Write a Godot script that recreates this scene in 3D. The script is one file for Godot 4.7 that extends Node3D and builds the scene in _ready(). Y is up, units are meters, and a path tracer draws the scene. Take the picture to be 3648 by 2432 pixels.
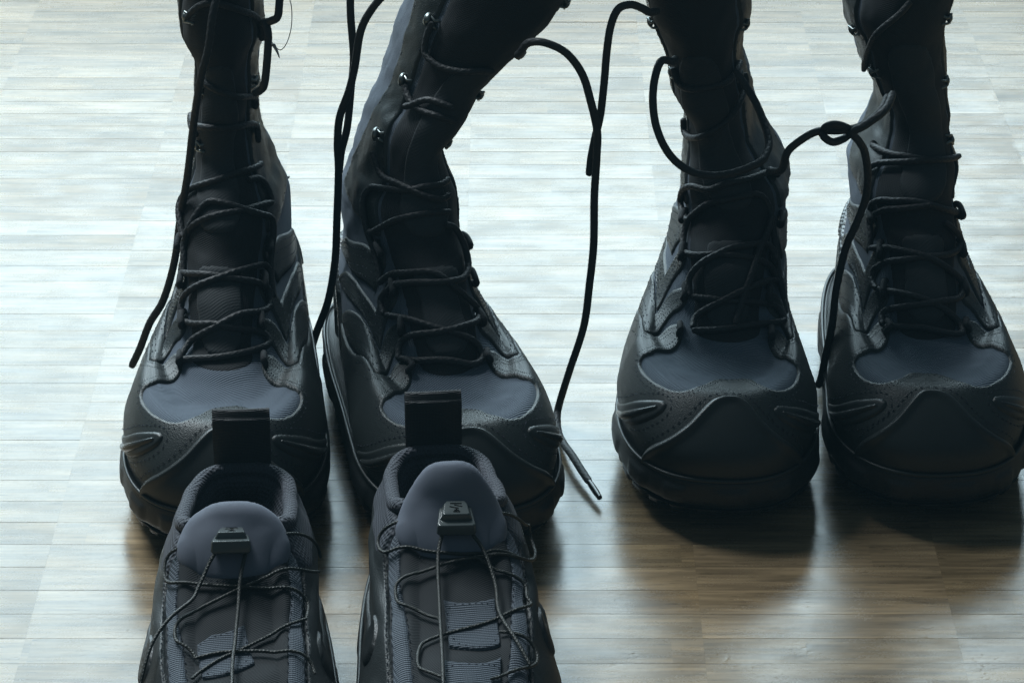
extends Node3D
# Tall lace-up boots and low shoes standing on a glossy strip parquet floor, lit from a large window behind them.

var M := {}
var fields := {}

# Key rings of a boot's foot, from the welt up to the ankle bend: back z, front z, widest z, back y, front y, half width front, half width back (metres).
var FOOT := [
		[0.0052, 0.3010, 0.1964, 0.0348, 0.0284, 0.0543, 0.0362],
		[-0.0012, 0.2998, 0.2022, 0.051, 0.0495, 0.0559, 0.0356],
		[-0.0026, 0.2795, 0.203, 0.0684, 0.0713, 0.0469, 0.0366],
		[0.0057, 0.2628, 0.1937, 0.0843, 0.0723, 0.0402, 0.0347],
		[0.0084, 0.2402, 0.1764, 0.0961, 0.0702, 0.0352, 0.0322],
		[0.0055, 0.2098, 0.1467, 0.1108, 0.0813, 0.0305, 0.0325],
		[0.0115, 0.1807, 0.1179, 0.121, 0.1084, 0.0248, 0.0330],
		[0.0165, 0.1535, 0.0975, 0.1282, 0.1324, 0.0268, 0.0300],
	]
var SHAFT_1 := [
		[0.165, 0.0276, 0.1217, 0.0223, -0.0042, -0.4506],
		[0.2, 0.0282, 0.1212, 0.0206, -0.001, -0.3793],
		[0.24, 0.024, 0.1198, 0.0242, -0.0026, -0.1964],
		[0.28, 0.0176, 0.1244, 0.03, -0.0003, 0.049],
		[0.32, 0.011, 0.132, 0.038, -0.0035, 0.3124],
	]
# boot 1 x -0.1655 z 0.1393 yaw -0.0061
var SHAFT_2 := [
		[0.165, 0.0269, 0.1361, 0.0251, 0.0012, -0.3434],
		[0.2, 0.0245, 0.128, 0.0275, 0.0201, -0.0925],
		[0.24, 0.0226, 0.1339, 0.0375, 0.046, 0.191],
		[0.28, 0.0203, 0.1401, 0.0486, 0.07, 0.2179],
		[0.32, 0.0187, 0.142, 0.0593, 0.0907, 0.1028],
	]
# boot 2 x -0.0472 z 0.1428 yaw 0.2903
var SHAFT_3 := [
		[0.165, -0.0042, 0.1361, 0.0236, -0.0076, 0.2037],
		[0.2, 0.0032, 0.1397, 0.0242, -0.0161, 0.0459],
		[0.24, 0.0071, 0.1459, 0.031, -0.0214, -0.0923],
		[0.28, 0.0088, 0.1519, 0.0386, -0.0263, -0.1823],
		[0.32, 0.0076, 0.1579, 0.0458, -0.0305, -0.2309],
	]
# boot 3 x 0.1236 z 0.1019 yaw -0.1061
var SHAFT_4 := [
		[0.165, 0.0187, 0.1259, 0.0234, 0.0062, 0.362],
		[0.2, 0.0139, 0.1265, 0.028, -0.0034, 0.1657],
		[0.24, 0.0114, 0.1285, 0.0326, -0.008, -0.0192],
		[0.28, 0.0107, 0.1297, 0.0389, -0.0029, -0.1424],
		[0.32, 0.0123, 0.1308, 0.0451, 0.0022, -0.2059],
	]
# boot 4 x 0.2383 z 0.0946 yaw 0.0537
var SHOE := [
		[0.0058, 0.29, 0.2175, 0.0362, 0.023, 0.0472, 0.0422],
		[-0.0029, 0.29, 0.1981, 0.0475, 0.037, 0.0485, 0.0383],
		[-0.0003, 0.272, 0.1741, 0.0563, 0.0533, 0.0442, 0.0334],
		[0.0033, 0.245, 0.1517, 0.0672, 0.0676, 0.0391, 0.036],
		[0.0071, 0.215, 0.1294, 0.0792, 0.0758, 0.0381, 0.0374],
		[0.0112, 0.185, 0.1129, 0.0906, 0.0797, 0.0361, 0.0348],
		[0.0171, 0.157, 0.1066, 0.0893, 0.088, 0.0352, 0.0323],
		[0.018, 0.1241, 0.0946, 0.0885, 0.1049, 0.0295, 0.0307],
		[0.0555, 0.1094, 0.0863, 0.1101, 0.1237, 0.0285, 0.0188],
	]
# shoe 1 x -0.1360 z 0.4781 yaw -0.0119
# shoe 2 x -0.0279 z 0.4567 yaw 0.0725
var LACES_B1 := [
		[-0.75, 4.65, -0.48, 4.85, -0.08, 5.00, 0.34, 5.05, 0.74, 4.95, 0.91, 4.90, 0.90, 5.05, 0.74, 5.25, 0.48, 5.40, 0.14, 5.50, -0.08, 5.55, -0.39, 5.50, -0.82, 5.35],
		[-0.71, 4.75, -0.65, 5.00, -0.50, 5.25, -0.08, 5.50, 0.34, 5.65, 0.72, 5.55, 1.06, 5.40, 1.10, 5.55, 1.06, 5.70, 0.86, 5.90, 0.53, 6.10, -0.01, 6.30, -0.43, 6.25, -0.99, 6.00],
		[-0.81, 5.35, -0.83, 5.60, -0.58, 5.90, -0.01, 6.25, 0.45, 6.35, 1.15, 6.05, 1.65, 5.45, 1.68, 5.70, 1.17, 6.90, 0.80, 7.10, 0.10, 7.40, -0.26, 7.40, -0.75, 6.80],
		[-0.93, 6.05, -0.88, 6.40, -0.86, 6.65, -0.65, 6.95, -0.38, 7.15, 0.01, 7.25, 0.46, 7.25, 1.03, 7.20, 1.48, 7.15, 1.27, 7.35, 0.96, 7.50, 0.72, 7.55],
		[-0.87, 6.75, -0.94, 7.10, -0.95, 7.30, -0.76, 7.55, -0.26, 7.70, 0.41, 7.70, 1.03, 7.60, 1.32, 7.60],
		[-0.55, 8.55, -1.06, 8.60, -1.11, 8.75, -0.99, 8.70, -0.51, 8.70, -0.10, 8.70, 0.54, 8.50, 1.27, 8.15, 2.02, 7.85],
		[-0.65, 9.20, -0.46, 9.40, -0.09, 9.25, 0.47, 9.00, 1.19, 8.70, 1.67, 8.45],
		[-0.54, 10.30, -0.31, 10.50, -0.02, 10.55, 0.43, 10.40, 1.08, 10.00, 1.69, 9.65],
	]
var LACES_B2 := [
		[-0.96, 4.70, -0.71, 4.85, -0.36, 5.00, 0.01, 5.00, 0.36, 4.80, 0.59, 4.75, 0.60, 4.90, 0.49, 5.15, 0.22, 5.35, -0.15, 5.50, -0.51, 5.55, -0.84, 5.50, -1.19, 5.30],
		[-0.93, 4.70, -0.91, 4.85, -0.86, 5.05, -0.71, 5.25, -0.52, 5.35, -0.34, 5.40, 0.04, 5.45, 0.35, 5.45, 0.65, 5.40, 0.85, 5.45, 0.66, 5.70, 0.52, 5.90, 0.28, 6.10, -0.04, 6.35, -0.41, 6.35, -0.89, 6.20, -1.52, 5.70],
		[-1.19, 5.30, -1.27, 5.40, -1.23, 5.55, -1.01, 5.85, -0.78, 6.05, -0.42, 6.20, -0.02, 6.20, 0.29, 6.20, 0.58, 6.15, 0.78, 6.25, 0.73, 6.65, 0.49, 7.05, 0.29, 7.15],
		[-1.52, 5.70, -1.61, 5.70, -1.61, 6.00, -1.43, 6.70, -1.29, 6.75, -1.03, 6.95, -0.78, 7.15, -0.53, 7.30, -0.06, 7.40, 0.45, 7.30],
		[-1.39, 6.60, -1.27, 7.20, -1.29, 7.45, -1.23, 7.60, -1.14, 7.70, -0.93, 7.75, -0.59, 7.80, -0.25, 7.80, 0.03, 7.80, 0.37, 7.70, 0.67, 7.65],
		[-1.21, 8.25, -1.13, 8.15, -1.05, 8.00, -0.85, 7.95, -0.55, 7.90, -0.25, 7.80, 0.03, 7.65, 0.29, 7.50, 0.52, 7.50],
		[-1.06, 9.20, -0.96, 9.10, -0.77, 9.00, -0.50, 8.95, -0.16, 8.90, 0.16, 8.80],
		[-0.99, 10.00, -1.00, 9.85, -0.93, 9.65, -0.79, 9.60, -0.57, 9.55, -0.24, 9.55, 0.01, 9.60, 0.22, 9.60],
		[-0.89, 8.95, -0.77, 9.00, -0.58, 9.10, -0.37, 9.10, -0.06, 9.05],
	]
var LACES_B3 := [
		[-0.52, 4.80, -0.17, 4.95, 0.36, 5.05, 0.85, 4.85, 1.14, 4.60, 1.29, 4.65, 0.93, 5.15, 0.40, 5.45, -0.08, 5.50, -0.34, 5.50, -0.66, 5.40],
		[-0.52, 4.85, -0.53, 5.10, -0.31, 5.35, 0.02, 5.55, 0.27, 5.65, 0.72, 5.65, 1.34, 5.35, 1.56, 5.20, 0.85, 5.85, 0.13, 6.15, -0.26, 6.15, -0.55, 6.05, -0.94, 5.90],
		[-0.66, 5.40, -0.69, 5.55, -0.66, 5.70, -0.46, 5.95, -0.21, 6.15, 0.02, 6.30, 0.24, 6.35, 0.87, 6.20, 1.75, 5.05],
		[-0.94, 5.90, -1.04, 6.05, -0.98, 6.45, -0.79, 6.75, -0.52, 7.00, -0.34, 7.10, -0.18, 7.15, 0.20, 7.20, 0.76, 7.05, 1.95, 5.25],
		[-0.91, 6.55, -1.07, 6.50, -1.27, 6.60, -1.17, 6.90, -0.89, 7.15, -0.65, 7.25, -0.34, 7.30, -0.09, 7.40, 0.15, 7.45, 0.55, 7.45, 1.01, 7.40, 1.59, 7.25],
		[-0.89, 8.15, -0.92, 7.85, -0.53, 8.00, -0.10, 8.25, 0.42, 8.55, 0.86, 8.75, 1.12, 8.80, 1.27, 8.95],
		[-0.61, 9.30, -0.55, 9.05, -0.19, 9.05, 0.14, 9.10, 0.57, 9.10, 0.93, 9.15, 1.28, 9.15],
		[0.73, 6.75, 0.65, 6.45, 0.54, 6.15, 0.39, 5.90, 0.28, 5.65, 0.17, 5.30, 0.13, 5.10],
	]
var LACES_B4 := [
		[-0.79, 4.65, -0.56, 4.85, -0.29, 4.95, -0.03, 4.95, 0.28, 4.80, 0.58, 4.60, 0.64, 4.70, 0.56, 4.95, 0.33, 5.20, -0.01, 5.40, -0.36, 5.45, -0.68, 5.40, -0.99, 5.25],
		[-0.84, 4.65, -0.86, 4.75, -0.85, 4.90, -0.69, 5.10, -0.41, 5.25, 0.04, 5.35, 0.36, 5.35, 0.65, 5.30, 0.81, 5.45, 0.42, 5.85, 0.01, 6.10, -0.38, 6.15, -0.86, 6.00, -1.36, 5.65],
		[-0.99, 5.25, -1.13, 5.25, -1.12, 5.45, -0.94, 5.65, -0.68, 5.85, 0.08, 6.10, 0.73, 5.95, 0.96, 6.05, 0.49, 6.60],
		[-1.58, 6.10, -1.06, 6.75, -0.75, 6.95, -0.50, 7.00, -0.03, 7.05, 0.50, 6.85, 1.00, 6.55],
		[-1.36, 5.65, -1.49, 5.85, -1.30, 6.25, -0.89, 6.70, -0.65, 6.85, -0.42, 6.90, 0.12, 7.00],
		[-1.18, 7.20, -1.07, 7.25, -0.93, 7.35, -0.64, 7.45, -0.31, 7.55, 0.23, 7.65, 1.01, 7.55],
		[-1.54, 7.50, -1.42, 7.45, -1.24, 7.45, -0.95, 7.50, -0.67, 7.55, -0.47, 7.60, 0.03, 7.65],
		[-1.32, 8.70, -0.77, 9.45, -0.47, 9.80, -0.20, 10.05, -0.05, 10.25],
	]
var LACES_S1 := [
		[1.70, 4.60, 1.59, 6.20, 1.14, 6.75, 0.59, 6.90, 0.26, 6.90, -0.24, 6.90, -0.70, 6.70, -1.03, 6.45, -1.06, 6.15, -0.95, 5.95, -0.67, 6.15, -0.33, 6.25, 0.06, 6.25, 0.49, 6.10, 0.85, 5.80, 1.10, 4.90, 1.06, 4.50],
		[1.39, 5.65, 0.85, 6.25, 0.50, 6.30, 0.06, 6.20, -0.25, 5.95, -0.58, 5.55, -0.79, 4.90, -0.79, 4.40, -0.68, 4.45, -0.52, 4.45],
		[1.06, 4.50, 0.81, 4.85, 0.50, 5.05, 0.20, 5.00, -0.03, 4.85, -0.25, 4.55, -0.50, 4.05, -0.60, 3.80],
		[-0.52, 4.45, -0.14, 4.85, 0.23, 4.80, 0.48, 4.55, 0.77, 4.10, 0.96, 3.55, 0.99, 3.25],
	]
var LACES_S2 := [
		[1.61, 5.90, 1.19, 6.65, 0.72, 6.90, 0.30, 7.05, -0.14, 7.05, -0.51, 6.90, -0.90, 6.75, -1.19, 6.45, -1.23, 6.15, -1.06, 6.10, -0.80, 6.35, -0.51, 6.45, -0.15, 6.45, 0.09, 6.40, 0.40, 6.35, 0.78, 6.20, 1.46, 4.85],
		[1.61, 5.90, 1.67, 4.20, 1.46, 4.85, 0.77, 6.15, 0.24, 6.30, -0.05, 6.30, -0.34, 6.15, -0.64, 5.90, -0.80, 5.50, -0.83, 5.05, -0.79, 4.90, -0.53, 5.10, -0.23, 5.10],
		[0.24, 6.35, 0.46, 6.10, 0.77, 5.65, 1.02, 4.85, 1.01, 4.50, 1.06, 4.15, 0.69, 4.65, 0.20, 4.90, -0.22, 4.70, -0.49, 4.30, -0.58, 3.95, -0.57, 3.65, -0.38, 3.70, -0.17, 3.65],
		[0.56, 4.35, 0.80, 3.80, 0.95, 3.30, 0.96, 3.00, 0.67, 3.30, 0.31, 3.50],
	]

# ---------------------------------------------------------------- skins: a shoe's surface as rings; a = angle round it (0 is the toe side), v = ring number
class Hull:
	var na := 200
	var rows := 0
	var per := 14
	var vmax := 0.0
	var pos := PackedVector3Array()
	var nrm := PackedVector3Array()

	func build(keys: Array, sgn: float, toe: float, steps: int, dent: Callable) -> void:
		per = steps
		vmax = keys.size() - 1
		rows = int(vmax) * per + 1
		pos.resize(rows * na)
		nrm.resize(rows * na)
		for r in rows:
			var v := float(r) / per
			var k := ring(keys, v)
			var zb: float = k[0]
			var zf: float = k[1]
			var zm: float = k[2]
			var yb: float = k[3]
			var yf: float = k[4]
			var wf: float = k[5]
			var wh: float = k[6]
			var zc := (zb + zf) / 2.0
			var span := maxf(zf - zb, 1e-6)
			var cr := cos(k[8])
			var sr := sin(k[8])
			for i in na:
				var a := -PI + TAU * i / na
				var c := cos(a)
				var s := sin(a)
				var n: float = k[9] if c > 0 else k[10]
				var px := signf(s) * pow(absf(s), 2.0 / n)
				var pz := signf(c) * pow(absf(c), 2.0 / n)
				var z := zm + ((zf - zm) if c > 0 else (zm - zb)) * pz
				var x := (wh + (wf - wh) * smoothstep(-0.9, 0.15, pz)) * px
				var t := clampf((z - zb) / span, 0, 1)
				var y := yb + (yf - yb) * smoothstep(0.1, 1.0, t)
				x += sgn * toe * smoothstep(0.13, 0.30, z)
				pos[r * na + i] = Vector3(x * cr + k[7], y - x * sr, z - 0.15)
		normals()
		if dent.is_valid():
			for r in rows:
				for i in na:
					var q := r * na + i
					pos[q] += nrm[q] * float(dent.call(pos[q], -PI + TAU * i / na, float(r) / per))
			normals()

	func normals() -> void:
		for r in rows:
			var u := mini(r + 1, rows - 1) * na
			var d := maxi(r - 1, 0) * na
			for i in na:
				var da := pos[r * na + (i + 1) % na] - pos[r * na + (i + na - 1) % na]
				var dv := pos[u + i] - pos[d + i]
				nrm[r * na + i] = da.cross(dv).normalized()

	func ring(keys: Array, v: float) -> PackedFloat64Array:
		var n := keys.size()
		var i := clampi(int(floor(v)), 0, n - 2)
		var t := v - i
		var out := PackedFloat64Array()
		out.resize(11)
		for j in 11:
			var b: float = keys[i][j]
			var c: float = keys[i + 1][j]
			var a: float = keys[i - 1][j] if i > 0 else 2.0 * b - c
			var d: float = keys[i + 2][j] if i + 2 < n else 2.0 * c - b
			out[j] = 0.5 * (2.0 * b + (c - a) * t + (2.0 * a - 5.0 * b + 4.0 * c - d) * t * t + (3.0 * b - a - 3.0 * c + d) * t * t * t)
		return out

	func at(a: float, v: float, off: float) -> Vector3:
		var x := fposmod((a + PI) / TAU, 1.0) * na
		var i := int(x) % na
		var i2 := (i + 1) % na
		var fx := x - floorf(x)
		var y := clampf(v, 0, vmax) * per
		var r := mini(int(y), rows - 2)
		var fy := y - r
		var p := pos[r * na + i].lerp(pos[r * na + i2], fx).lerp(pos[(r + 1) * na + i].lerp(pos[(r + 1) * na + i2], fx), fy)
		if off == 0.0:
			return p
		return p + normal(a, v) * off

	func normal(a: float, v: float) -> Vector3:
		var x := fposmod((a + PI) / TAU, 1.0) * na
		var i := int(x) % na
		var i2 := (i + 1) % na
		var fx := x - floorf(x)
		var y := clampf(v, 0, vmax) * per
		var r := mini(int(y), rows - 2)
		var fy := y - r
		return nrm[r * na + i].lerp(nrm[r * na + i2], fx).lerp(nrm[(r + 1) * na + i].lerp(nrm[(r + 1) * na + i2], fx), fy).normalized()


func boot_keys(shaft: Array, shift := 0.0, girth := 0.0) -> Array:
	var out := []
	var nf := [2.5, 2.5, 2.4, 2.3, 2.2, 2.1, 2.1, 2.1]
	for i in FOOT.size():
		var f: Array = FOOT[i]
		var g := girth * smoothstep(2.0, 4.5, i)
		var dx := g * 1.15 + shift * smoothstep(3.5, 7.5, i)
		out.append([f[0], f[1], f[2], f[3], f[4], f[5] + g, f[6] + g, dx, 0.0, nf[i], 2.7])
	for s in shaft:
		out.append([s[1], s[2], (s[1] + s[2]) / 2.0, s[0], s[0], s[3] - 0.0022, s[3] - 0.0022, s[4] + shift, s[5], 2.1, 2.2])
	return out


func low_keys(rings: Array) -> Array:
	var out := []
	for f in rings:
		out.append([f[0], f[1], f[2], f[3], f[4], f[5], f[6], 0.0, 0.0, 2.2, 2.5])
	return out


# ---------------------------------------------------------------- mesh helpers
func finish(pts: PackedVector3Array, idx: PackedInt32Array, mat: Material, uv := PackedVector2Array(), flat := false) -> ArrayMesh:
	var nn := PackedVector3Array()
	nn.resize(pts.size())
	for t in range(0, idx.size(), 3):
		var n := (pts[idx[t + 2]] - pts[idx[t]]).cross(pts[idx[t + 1]] - pts[idx[t]])
		nn[idx[t]] += n
		nn[idx[t + 1]] += n
		nn[idx[t + 2]] += n
	for i in nn.size():
		nn[i] = nn[i].normalized()
	var arrays := []
	arrays.resize(Mesh.ARRAY_MAX)
	arrays[Mesh.ARRAY_VERTEX] = pts
	arrays[Mesh.ARRAY_NORMAL] = nn
	arrays[Mesh.ARRAY_INDEX] = idx
	if uv.size():
		arrays[Mesh.ARRAY_TEX_UV] = uv
		arrays[Mesh.ARRAY_TEX_UV2] = uv
	var m := ArrayMesh.new()
	m.add_surface_from_arrays(Mesh.PRIMITIVE_TRIANGLES, arrays)
	m.surface_set_material(0, mat)
	return m


func part(called: String, mesh: Mesh, parent: Node3D, label := "") -> MeshInstance3D:
	var o := MeshInstance3D.new()
	o.name = called
	o.mesh = mesh
	if label:
		o.set_meta("label", label)
	parent.add_child(o, true)
	return o


func sheet(sk: Hull, v0: float, v1: float, off: float, mat: Material, flip := false, swell := 0.0) -> ArrayMesh:
	var r0 := int(round(v0 * sk.per))
	var r1 := int(round(v1 * sk.per))
	var pts := PackedVector3Array()
	var idx := PackedInt32Array()
	for r in range(r0, r1 + 1):
		var o := off - swell * smoothstep(0.0, 0.7, float(r1 - r) / (r1 - r0))
		for i in sk.na:
			pts.append(sk.pos[r * sk.na + i] + sk.nrm[r * sk.na + i] * o)
	for r in r1 - r0:
		for i in sk.na:
			var a := r * sk.na + i
			var b := r * sk.na + (i + 1) % sk.na
			var q := [a, a + sk.na, b + sk.na, a, b + sk.na, b]
			if flip:
				q = [a, b + sk.na, a + sk.na, a, b, b + sk.na]
			idx.append_array(PackedInt32Array(q))
	return finish(pts, idx, mat)


const SA := 45.0
const SV := 22.0

func poly(flat: Array, mirrored := false) -> PackedVector2Array:
	var out := PackedVector2Array()
	for i in range(0, flat.size(), 2):
		var a: float = flat[i]
		out.append(Vector2(-a if mirrored else a, flat[i + 1]))
	return out


func inside(p: Vector2, pg: PackedVector2Array) -> float:   # signed distance in millimetres, positive inside
	var best := 1e9
	var odd := false
	var j := pg.size() - 1
	for i in pg.size():
		var a := pg[i]
		var b := pg[j]
		if (a.y > p.y) != (b.y > p.y) and p.x < (b.x - a.x) * (p.y - a.y) / (b.y - a.y) + a.x:
			odd = not odd
		var e := b - a
		var t := clampf((p - a).dot(e) / maxf(e.length_squared(), 1e-9), 0, 1)
		best = minf(best, (p - a - e * t).length_squared())
		j = i
	return sqrt(best) if odd else -sqrt(best)


func rounded(pg: PackedVector2Array, times := 2) -> PackedVector2Array:   # corner cutting
	for k in times:
		var out := PackedVector2Array()
		for i in pg.size():
			var a := pg[i]
			var b := pg[(i + 1) % pg.size()]
			out.append(a.lerp(b, 0.22))
			out.append(a.lerp(b, 0.78))
		pg = out
	return pg


func field(key: String, pg: PackedVector2Array, step: Vector2) -> Dictionary:
	if fields.has(key):
		return fields[key]
	var lo := Vector2(1e9, 1e9)
	var hi := -lo
	var mm := PackedVector2Array()
	for p in pg:
		lo = lo.min(p)
		hi = hi.max(p)
		mm.append(Vector2(p.x * SA, p.y * SV))
	var n := Vector2i(int(ceil((hi.x - lo.x) / step.x)) + 1, int(ceil((hi.y - lo.y) / step.y)) + 1)
	var f := PackedFloat32Array()
	f.resize(n.x * n.y)
	for j in n.y:
		for i in n.x:
			f[j * n.x + i] = inside(Vector2((lo.x + i * step.x) * SA, (lo.y + j * step.y) * SV), mm)
	fields[key] = {"lo": lo, "n": n, "f": f}
	return fields[key]


# A panel sewn on a skin: its outline in (a, v), raised by thick with a rounded edge; back > 0 gives it a second face that far behind.
func panel(key: String, sk: Hull, flat: Array, mirrored: bool, thick: float, edge: float, mat: Material, base := 0.0, back := 0.0, step := Vector2(0.035, 0.07), soft := 2, rim := 0.0) -> ArrayMesh:
	var pg := rounded(poly(flat, mirrored), soft)
	var d := field(key + str(mirrored), pg, step)
	var lo: Vector2 = d.lo
	var n: Vector2i = d.n
	var f: PackedFloat32Array = d.f
	var pts := PackedVector3Array()
	var idx := PackedInt32Array()
	for face in (2 if back > 0.0 else 1):
		var made := {}
		for j in n.y - 1:
			for i in n.x - 1:
				var c := [j * n.x + i, j * n.x + i + 1, (j + 1) * n.x + i + 1, (j + 1) * n.x + i]
				if f[c[0]] <= 0 and f[c[1]] <= 0 and f[c[2]] <= 0 and f[c[3]] <= 0:
					continue
				for tri in [[c[0], c[3], c[2]], [c[0], c[2], c[1]]]:
					var loop := PackedInt32Array()
					for k in 3:
						var p: int = tri[k]
						var q: int = tri[(k + 1) % 3]
						if f[p] > 0:
							loop.append(corner(made, pts, sk, lo, n, step, f, p, p, thick, edge, base, back if face else 0.0, rim))
						if (f[p] > 0) != (f[q] > 0):
							loop.append(corner(made, pts, sk, lo, n, step, f, mini(p, q), maxi(p, q), thick, edge, base, back if face else 0.0, rim))
					for k in range(1, loop.size() - 1):
						if face:
							idx.append_array(PackedInt32Array([loop[0], loop[k + 1], loop[k]]))
						else:
							idx.append_array(PackedInt32Array([loop[0], loop[k], loop[k + 1]]))
	return finish(pts, idx, mat)


func corner(made: Dictionary, pts: PackedVector3Array, sk: Hull, lo: Vector2, n: Vector2i, step: Vector2, f: PackedFloat32Array, p: int, q: int, thick: float, edge: float, base: float, back: float, rim: float) -> int:
	var key := p * 1000003 + q
	if made.has(key):
		return made[key]
	var t := 0.0 if p == q else f[p] / (f[p] - f[q])
	var x := lerpf(p % n.x, q % n.x, t)
	var y := lerpf(p / n.x, q / n.x, t)
	var d := maxf(lerpf(f[p], f[q], t), 0.0)
	var e := 1.0 - minf(d / edge, 1.0)
	var rise := base + (thick + 0.0008) * sqrt(1.0 - e * e) - 0.0008
	rise += rim * exp(-pow((d - edge) / 1.7, 2.0)) * (1.0 - e)
	if back > 0.0:
		rise = base - 0.0008 - back * sqrt(1.0 - e * e)
	made[key] = pts.size()
	pts.append(sk.at(lo.x + x * step.x, lo.y + y * step.y, rise))
	return made[key]


# A line of stitches that follows a panel's outline at a distance inside it.
func stitches(sk: Hull, flat: Array, mirrored: bool, inset: float, off: float, pts: PackedVector3Array, idx: PackedInt32Array, limit := Rect2(-9, 0.7, 18, 20), gap := 3.1) -> void:
	var mm := PackedVector2Array()
	for p in rounded(poly(flat, mirrored)):
		mm.append(Vector2(p.x * SA, p.y * SV))
	for loop in Geometry2D.offset_polygon(mm, -inset):
		var carry := 0.0
		for i in loop.size():
			var a: Vector2 = loop[i]
			var b: Vector2 = loop[(i + 1) % loop.size()]
			var l := a.distance_to(b)
			while carry < l:
				var p := a.lerp(b, carry / l)
				var q := p + (b - a).normalized() * 2.1
				carry += gap
				var u := Vector2(p.x / SA, p.y / SV)
				if limit.has_point(u):
					thread(sk.at(u.x, u.y, off), sk.at(q.x / SA, q.y / SV, off), sk.normal(u.x, u.y), pts, idx)
			carry -= l


func thread(a: Vector3, b: Vector3, up: Vector3, pts: PackedVector3Array, idx: PackedInt32Array) -> void:
	var along := (b - a) * 0.5
	var side := along.cross(up).normalized() * 0.0004
	var o := pts.size()
	var m := (a + b) * 0.5 + up * 0.0002
	for p in [a - up * 0.0004, m + side - up * 0.0004, b - up * 0.0004, m - side - up * 0.0004, m]:
		pts.append(p)
	for k in 4:
		idx.append_array(PackedInt32Array([o + k, o + 4, o + (k + 1) % 4]))
		idx.append_array(PackedInt32Array([o + k, o + (k + 1) % 4, o + 4]))


func smoothed(keys: PackedVector3Array, steps: int) -> PackedVector3Array:
	var out := PackedVector3Array()
	var n := keys.size()
	for i in n - 1:
		var p0 := keys[maxi(i - 1, 0)]
		var p3 := keys[mini(i + 2, n - 1)]
		for k in steps:
			out.append(keys[i].cubic_interpolate(keys[i + 1], p0, p3, float(k) / steps))
	out.append(keys[n - 1])
	return out


func tube(path: PackedVector3Array, r: float, mat: Material, sides := 10, r_end := -1.0) -> ArrayMesh:
	var pts := PackedVector3Array()
	var idx := PackedInt32Array()
	var nn := PackedVector3Array()
	var uv := PackedVector2Array()
	tube_into(path, r, pts, idx, sides, r_end, nn, uv)
	var arrays := []
	arrays.resize(Mesh.ARRAY_MAX)
	arrays[Mesh.ARRAY_VERTEX] = pts
	arrays[Mesh.ARRAY_NORMAL] = nn
	arrays[Mesh.ARRAY_TEX_UV] = uv
	arrays[Mesh.ARRAY_INDEX] = idx
	var m := ArrayMesh.new()
	m.add_surface_from_arrays(Mesh.PRIMITIVE_TRIANGLES, arrays)
	m.surface_set_material(0, mat)
	return m


func tube_into(path: PackedVector3Array, r: float, pts: PackedVector3Array, idx: PackedInt32Array, sides := 10, r_end := -1.0, nn := PackedVector3Array(), uv := PackedVector2Array()) -> void:
	var n := path.size()
	var o := pts.size()
	var on := nn.size()
	var w := sides + 1
	var up := Vector3(0.3, 1, 0.2).normalized()
	var run := 0.0
	for i in n:
		var t := (path[mini(i + 1, n - 1)] - path[maxi(i - 1, 0)]).normalized()
		up = (up - t * up.dot(t)).normalized()
		var side := t.cross(up)
		var rr := r if r_end < 0 else lerpf(r, r_end, float(i) / (n - 1))
		if i == 0 or i == n - 1:
			rr *= 0.8
		if i > 0:
			run += path[i].distance_to(path[i - 1])
		for k in w:
			var a := TAU * k / sides
			var d := up * cos(a) + side * sin(a)
			pts.append(path[i] + d * rr)
			nn.append(d)
			uv.append(Vector2(float(k) / sides, run / (TAU * r)))
	for i in n - 1:
		for k in sides:
			var a := o + i * w + k
			idx.append_array(PackedInt32Array([a, a + 1 + w, a + 1, a, a + w, a + 1 + w]))
	for e in 2:
		var at := 0 if e == 0 else n - 1
		var d := (path[0] - path[1]).normalized() if e == 0 else (path[n - 1] - path[n - 2]).normalized()
		var c := pts.size()
		pts.append(path[at] + d * r * 0.4)
		nn.append(d)
		uv.append(Vector2(0.5, 0))
		for k in w:
			pts.append(pts[o + at * w + k])
			nn.append((d + nn[on + at * w + k] * 0.7).normalized())
			uv.append(Vector2(float(k) / sides, 0.1))
		for k in sides:
			if e == 0:
				idx.append_array(PackedInt32Array([c, c + 1 + k, c + 2 + k]))
			else:
				idx.append_array(PackedInt32Array([c, c + 2 + k, c + 1 + k]))


func on_skin(sk: Hull, flat: Array, off: float, steps := 6, wave := 0.0) -> PackedVector3Array:
	var keys := PackedVector3Array()
	for i in range(0, flat.size(), 2):
		keys.append(Vector3(flat[i], flat[i + 1], 0))
	var out := PackedVector3Array()
	var at := 0
	for p in smoothed(keys, steps):
		out.append(sk.at(p.x, p.y, off + wave * sin(at * 0.55)))
		at += 1
	# ease the small kinks left by the surface
	for k in 6:
		for i in range(1, out.size() - 1):
			out[i] = (out[i - 1] + out[i] * 2.0 + out[i + 1]) / 4.0
	return out


func world_path(root: Node3D, flat: Array, steps := 5) -> PackedVector3Array:
	var back := root.transform.affine_inverse()
	var keys := PackedVector3Array()
	for i in range(0, flat.size(), 3):
		keys.append(back * Vector3(flat[i], flat[i + 1], flat[i + 2]))
	return smoothed(keys, steps)


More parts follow.
